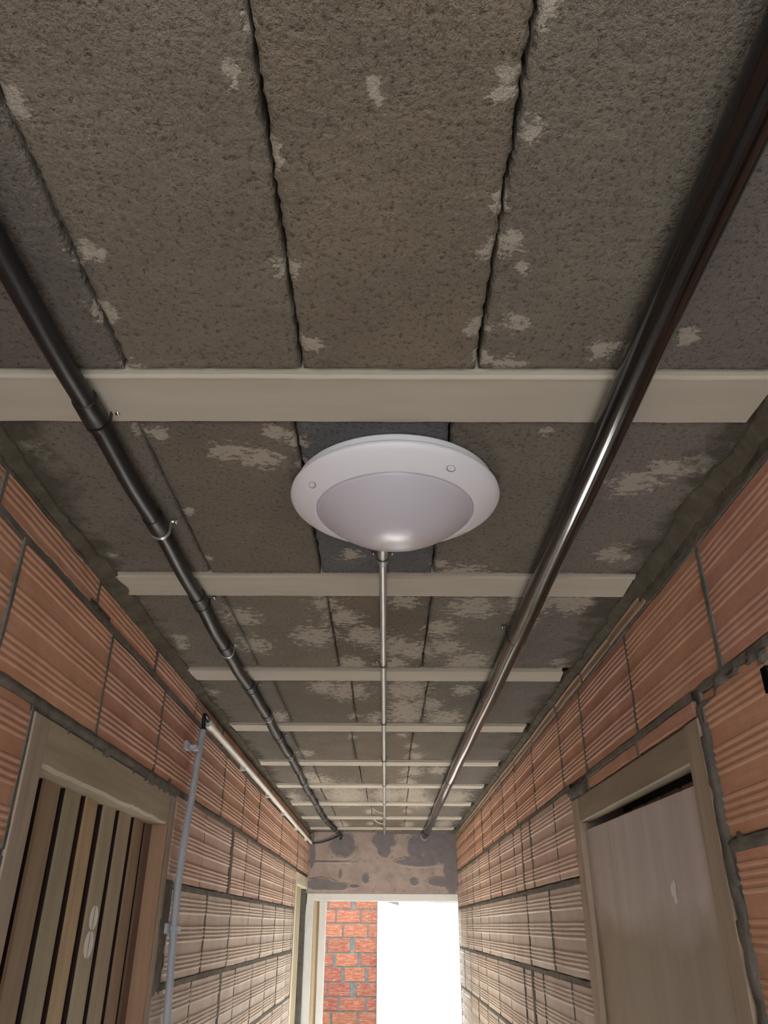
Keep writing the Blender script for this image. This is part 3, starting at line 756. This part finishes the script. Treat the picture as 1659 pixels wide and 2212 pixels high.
# bezel with slots for screws
MB().lathe(LC, [(0.150, -0.018), (0.1575, -0.0195), (0.1605, -0.0225), (0.1610, -0.0260), (0.1590, -0.0295), (0.1540, -0.0335), (0.1260, -0.0485), (0.1225, -0.0495), (0.1205, -0.0475), (0.1195, -0.030)]).build('bezel', LAMPW, lamp, auto=True)
Rr = 0.169; pr = []
for i in range(25):
    q = math.asin(0.1197 / Rr) * i / 24; pr.append((Rr * math.sin(q), -0.0475 - 0.050 + Rr * (1 - math.cos(q))))
MB().lathe(LC, pr + [(0.1197, -0.030)]).build('diffuser', DOME, lamp, smooth=True)
for q in [math.atan2(0.971 - 1.042, -0.1106 - 0.0125), math.atan2(0.9286 - 1.042, 0.0874 - 0.0125), math.atan2(1.13 - 1.042, 0.11)]:
    r = 0.141; u = Vector((math.cos(q), math.sin(q), 0)); t = Vector((-u.y, u.x, 0)); slope = Vector((0.88 * u.x, 0.88 * u.y, 0.47))
    c = LC + u * r + Vector((0, 0, -0.0405)); nrm = t.cross(slope).normalized()
    if nrm.z > 0: nrm = -nrm
    vs = []; fs = []
    for k in range(16):
        a = 2 * math.pi * k / 16; vs.append(c + t * 0.0062 * math.cos(a) + slope * 0.0040 * math.sin(a) + nrm * 0.0004)
    for k in range(16):
        a = 2 * math.pi * k / 16; vs.append(c + t * 0.0050 * math.cos(a) + slope * 0.0030 * math.sin(a) + nrm * 0.0012)
    vs.append(c + nrm * 0.0002 + t * 0.0)
    for k in range(16):
        k2 = (k + 1) % 16; fs.append([k, k2, 16 + k2, 16 + k]); fs.append([16 + k, 16 + k2, 32])
    MB().add(vs, fs).build('screw_cap', LAMPW, lamp)
    vs = []; fs = []; c2 = c - slope * 0.0008
    for k in range(16):
        a = 2 * math.pi * k / 16; vs.append(c2 + t * 0.0078 * math.cos(a) + slope * 0.0054 * math.sin(a) + nrm * 0.0003)
    for k in range(16):
        a = 2 * math.pi * k / 16; vs.append(c2 + t * 0.0078 * math.cos(a) + slope * 0.0054 * math.sin(a) - nrm * 0.002)
    for k in range(16): fs.append([k, (k + 1) % 16, 16 + (k + 1) % 16, 16 + k])
    fs.append(list(range(16)))
    MB().add(vs, fs).build('screw_slot', SLOT, lamp)

# ------------------------------------------------------------------ pipes and conduits
def clampset(parent, x, y, zc, r, w, mat, screw=SCREW, wings=True, zt=0.602):
    """saddle clamp: a band around the pipe, feet against the beam, a screw in each foot"""
    m = MB(); prof = []
    n = 14; vs = []; fs = []
    pts = [(r + 0.010, zt - zc)] + [((r + 0.0018) * math.cos(-math.pi * k / n), (r + 0.0018) * math.sin(-math.pi * k / n)) for k in range(n + 1)] + [(-(r + 0.010), zt - zc)]
    pts = [(r + 0.013, zt - zc - 0.001), (r + 0.0018, zt - zc - 0.001)] + pts[1:-1] + [(-(r + 0.0018), zt - zc - 0.001), (-(r + 0.013), zt - zc - 0.001)]
    N = len(pts)
    for yy in (y - w / 2, y + w / 2):
        for (a, b) in pts: vs.append((x + a, yy, zc + b + EYE))
        for (a, b) in pts:
            l = math.hypot(a, b) or 1; vs.append((x + a * (1 - 0.0016 / l), yy, zc + b + EYE + (0.0016 if abs(a) > r + 0.0019 else -b * 0.0016 / l)))
    for k in range(N - 1):
        fs += [[k, k + 1, 2 * N + k + 1, 2 * N + k], [N + k, 3 * N + k, 3 * N + k + 1, N + k + 1], [k, N + k, N + k + 1, k + 1], [2 * N + k, 2 * N + k + 1, 3 * N + k + 1, 3 * N + k]]
    c = MB().add(vs, fs).build('clamp', mat, parent)
    if wings:
        for sx in (-1, 1):
            MB().lathe((x + sx * (r + 0.009), y, zt + EYE - 0.001), [(0.0, -0.0045), (0.0028, -0.0040), (0.0036, -0.0018), (0.0036, 0.0)], 10).build('screw', screw, c, smooth=True)
    return c

# left: thin black pipe, hung every third of a metre and sagging a little in between
CL = [0.835, 1.150, 1.490, 1.800, 2.140, 2.470, 2.790, 3.110, 3.430, 3.760, 4.10, 4.43, 4.76, 5.09, 5.42, 5.75]
def lx(y): return -0.381 + 0.0025 * math.sin(y * 6.1) + 0.003 * math.sin(y * 2.3 + 1) + (max(0, y - 5.1) ** 1.5) * 0.052
lp = tag(empty('black_pipe', (lx(1), 0.15, ZC)), 'thin black pipe with many clamps, running along the ceiling by the left wall', 'pipe')
pts = []; rs = []
y = 0.12
while y < 6.108:
    ph = min(abs(y - c) for c in CL); sag = 0.0045 * (1 - math.cos(min(1, ph / 0.165) * math.pi)) / 2
    pts.append((lx(y), y, EYE + 0.5845 - sag)); rs.append(0.0138 if ph > 0.02 else 0.0128)
    y += 0.018
MB().tube(pts, rs, 18).build('pipe', BLACKPE, lp, auto=True)
for i, c in enumerate(CL):
    m = MB().tube([(lx(c - 0.050), c - 0.050, EYE + 0.5845), (lx(c - 0.048), c - 0.048, EYE + 0.5845), (lx(c - 0.004), c - 0.004, EYE + 0.5845), (lx(c), c, EYE + 0.5845)], [0.0140, 0.0162, 0.0166, 0.0140], 18)
    m.build('coupling', BLACKPE, lp, auto=True)
    clampset(lp, lx(c), c + 0.004, 0.5845, 0.0150, 0.007, STEEL if i % 2 else CLAMPM)
m = MB().tube([(lx(6.08), 6.085, EYE + 0.560), (lx(6.08) + 0.004, 6.095, EYE + 0.552)], [0.010, 0.004], 10); m.build('pipe_end', SCREW, lp)

# right: thick glossy black pipe
def rx(y): return 0.293 - 0.003 * max(0, y - 2.0) - 0.0015 * math.cos(y * 1.7)
rp = tag(empty('black_pipe', (0.29, 0.15, ZC)), 'thick glossy black pipe running along the ceiling on the right of the lamp', 'pipe')
RZ = 0.577
pts = [(rx(y_ * 0.05), y_ * 0.05, EYE + RZ - 0.0012 * (1 - math.cos(y_ * 0.05 * 10))) for y_ in range(2, 122)] + [(rx(6.11), 6.105, EYE + RZ)]
MB().tube(pts, 0.0215, 32).build('pipe', BLACKPVC, rp, auto=True)
for y_ in (1.665, 2.20, 3.60, 4.75, 5.75):
    clampset(rp, rx(y_), y_, RZ, 0.0215, 0.010, CLAMPM)
MB().lathe((0, 0, 0), [(0.0215, 0.0), (0.0275, 0.001), (0.0275, 0.004), (0.0215, 0.005)], 24)
m = MB().tube([(rx(6.1), 6.088, EYE + RZ), (rx(6.1), 6.104, EYE + RZ)], [0.026, 0.028], 24); m.build('wall_collar', STEEL, rp, auto=True)

# centre: slim galvanised conduit feeding the lamp
cp = tag(empty('steel_conduit', (-0.008, 1.2, ZC)), 'slim silvery conduit running from the round lamp to the end wall', 'conduit')
def cx_(y): return -0.0065 - 0.0006 * y
MB().tube([(cx_(y_ * 0.1), y_ * 0.1, EYE + 0.5925) for y_ in range(11, 61)] + [(cx_(6.1), 6.105, EYE + 0.5925)], 0.0070, 16).build('pipe', STEEL, cp, auto=True)
MB().tube([(cx_(1.2), 1.195, EYE + 0.5925), (cx_(1.2), 1.197, EYE + 0.5925), (cx_(1.3), 1.30, EYE + 0.5925), (cx_(1.3), 1.305, EYE + 0.5925)], [0.007, 0.0092, 0.0092, 0.007], 16).build('coupling', STEEL, cp, auto=True)
MB().tube([(cx_(3.4), 3.42, EYE + 0.5925), (cx_(3.4), 3.425, EYE + 0.5925), (cx_(3.4), 3.49, EYE + 0.5925), (cx_(3.4), 3.495, EYE + 0.5925)], [0.007, 0.0085, 0.0085, 0.007], 16).build('coupling', STEEL, cp, auto=True)
for y_ in (1.275, 1.93, 2.57, 3.22, 3.85, 4.48, 5.12, 5.70):
    clampset(cp, cx_(y_), y_, 0.5925, 0.0080, 0.006, CLAMPM)
for k, y_ in enumerate((4.78, 5.32)):
    cpts = [(cx_(y_) - 0.002 + 0.004, y_ + 0.03, EYE + 0.583), (cx_(y_) - 0.02, y_ + 0.02, EYE + 0.582), (cx_(y_) - 0.045, y_ - 0.02, EYE + 0.586), (cx_(y_) - 0.07, y_ - 0.08, EYE + 0.598)]
    MB().tube(cpts, [0.0026, 0.0026, 0.0022, 0.0018], 8).build('cable_tie', WHITEC, cp, auto=True)

# cream conduit along the top of the left wall
wc = tag(empty('cream_conduit', (XL, 2.38, zz(0.54))), 'cream plastic conduit running along the top of the left brick wall', 'conduit')
def wz(y): return 0.5435 - 0.0035 * (y - 2.38) / 1.0 * 1.0 + 0.0015 * math.sin(y * 2.2) if y < 6.2 else 0.53
WX = XL + 0.0145
MB().tube([(WX + 0.002, 2.375 + 0.0618 * k, EYE + wz(2.375 + 0.0618 * k)) for k in range(61)], 0.0105, 16).build('pipe', WHITEC, wc, auto=True)
MB().tube([(WX + 0.002, 2.368, EYE + wz(2.37)), (WX + 0.002, 2.372, EYE + wz(2.37)), (WX + 0.002, 2.425, EYE + wz(2.42)), (WX + 0.002, 2.428, EYE + wz(2.42))], [0.0105, 0.0132, 0.0132, 0.0108], 16).build('coupling', WHITEC, wc, auto=True)
for y_ in (3.06, 3.75, 4.36, 5.05, 5.7):
    MB().box(XL - 0.002, WX + 0.006, y_ - 0.007, y_ + 0.007, zz(wz(y_)) - 0.022, zz(wz(y_)) - 0.002, 0.001).build('clip', WHITEC, wc)

# grey conduit down the left wall
gc = tag(empty('grey_conduit', (XL, 2.25, zz(0.50))), 'grey plastic conduit going down the left brick wall beside the plank door', 'conduit')
P = [(438, 1578), (430, 1625), (418, 1700), (400, 1805), (385, 1905), (376, 2000), (368, 2110), (360, 2212)]
pts = [px(p, x=XL + 0.016) for p in P]; last = pts[-1]
pts += [Vector((last.x, last.y + 0.01, 1.0)), Vector((last.x, last.y, 0.02))]
for p in pts: p.x = XL + 0.016
MB().tube(pts, 0.0098, 16).build('pipe', GREYC, gc, auto=True)
for z_ in (0.440, -0.008):
    yb = px((420, 1605), x=XL + 0.016).y if z_ > 0 else px((378, 2005), x=XL + 0.016).y
    c = MB().box(XL - 0.003, XL + 0.010, yb - 0.052, yb - 0.020, zz(z_) - 0.012, zz(z_) + 0.012, 0.002).box(XL + 0.0, XL + 0.0285, yb - 0.022, yb + 0.014, zz(z_) - 0.006, zz(z_) + 0.006, 0.0015).build('clip', GREYC, gc)

# black cables
def smooth_path(P, n=8):
    out = []
    P = [Vector(p) for p in P]
    for i in range(len(P) - 1):
        p0 = P[max(i - 1, 0)]; p1 = P[i]; p2 = P[i + 1]; p3 = P[min(i + 2, len(P) - 1)]
        for k in range(n):
            t = k / n
            out.append(0.5 * ((2 * p1) + (-p0 + p2) * t + (2 * p0 - 5 * p1 + 4 * p2 - p3) * t * t + (-p0 + 3 * p1 - 3 * p2 + p3) * t ** 3))
    out.append(P[-1]); return out
def Q(a, b, x): return px((a, b), x=x)
pa = pts[0]
m = MB().tube(smooth_path([pa + Vector((0, 0, -0.01)), pa + Vector((0.000, 0.004, 0.012)), Vector((WX, 2.318, zz(0.552))), Vector((WX + 0.002, 2.345, zz(0.556))), Vector((WX + 0.002, 2.385, zz(wz(2.38))))]), 0.0058, 12)
tag(m.build('black_cable', BLACKPE, smooth=True), 'short black cable bending from the grey conduit into the cream conduit', 'cable')
m = MB().tube(smooth_path([(WX + 0.002, 6.06, zz(wz(6.08))), (-0.535, 6.095, zz(0.529)), (-0.48, 6.098, zz(0.533)), (-0.42, 6.098, zz(0.548)), (-0.365, 6.098, zz(0.570)), (lx(6.05) - 0.0195, 6.085, zz(0.578))]), 0.0042, 10)
tag(m.build('black_cable', BLACKPE, smooth=True), 'thin black cable across the end wall from the cream conduit to the thin black pipe', 'cable')

for o in bpy.data.objects:
    if '_w' in o.keys(): del o['_w']
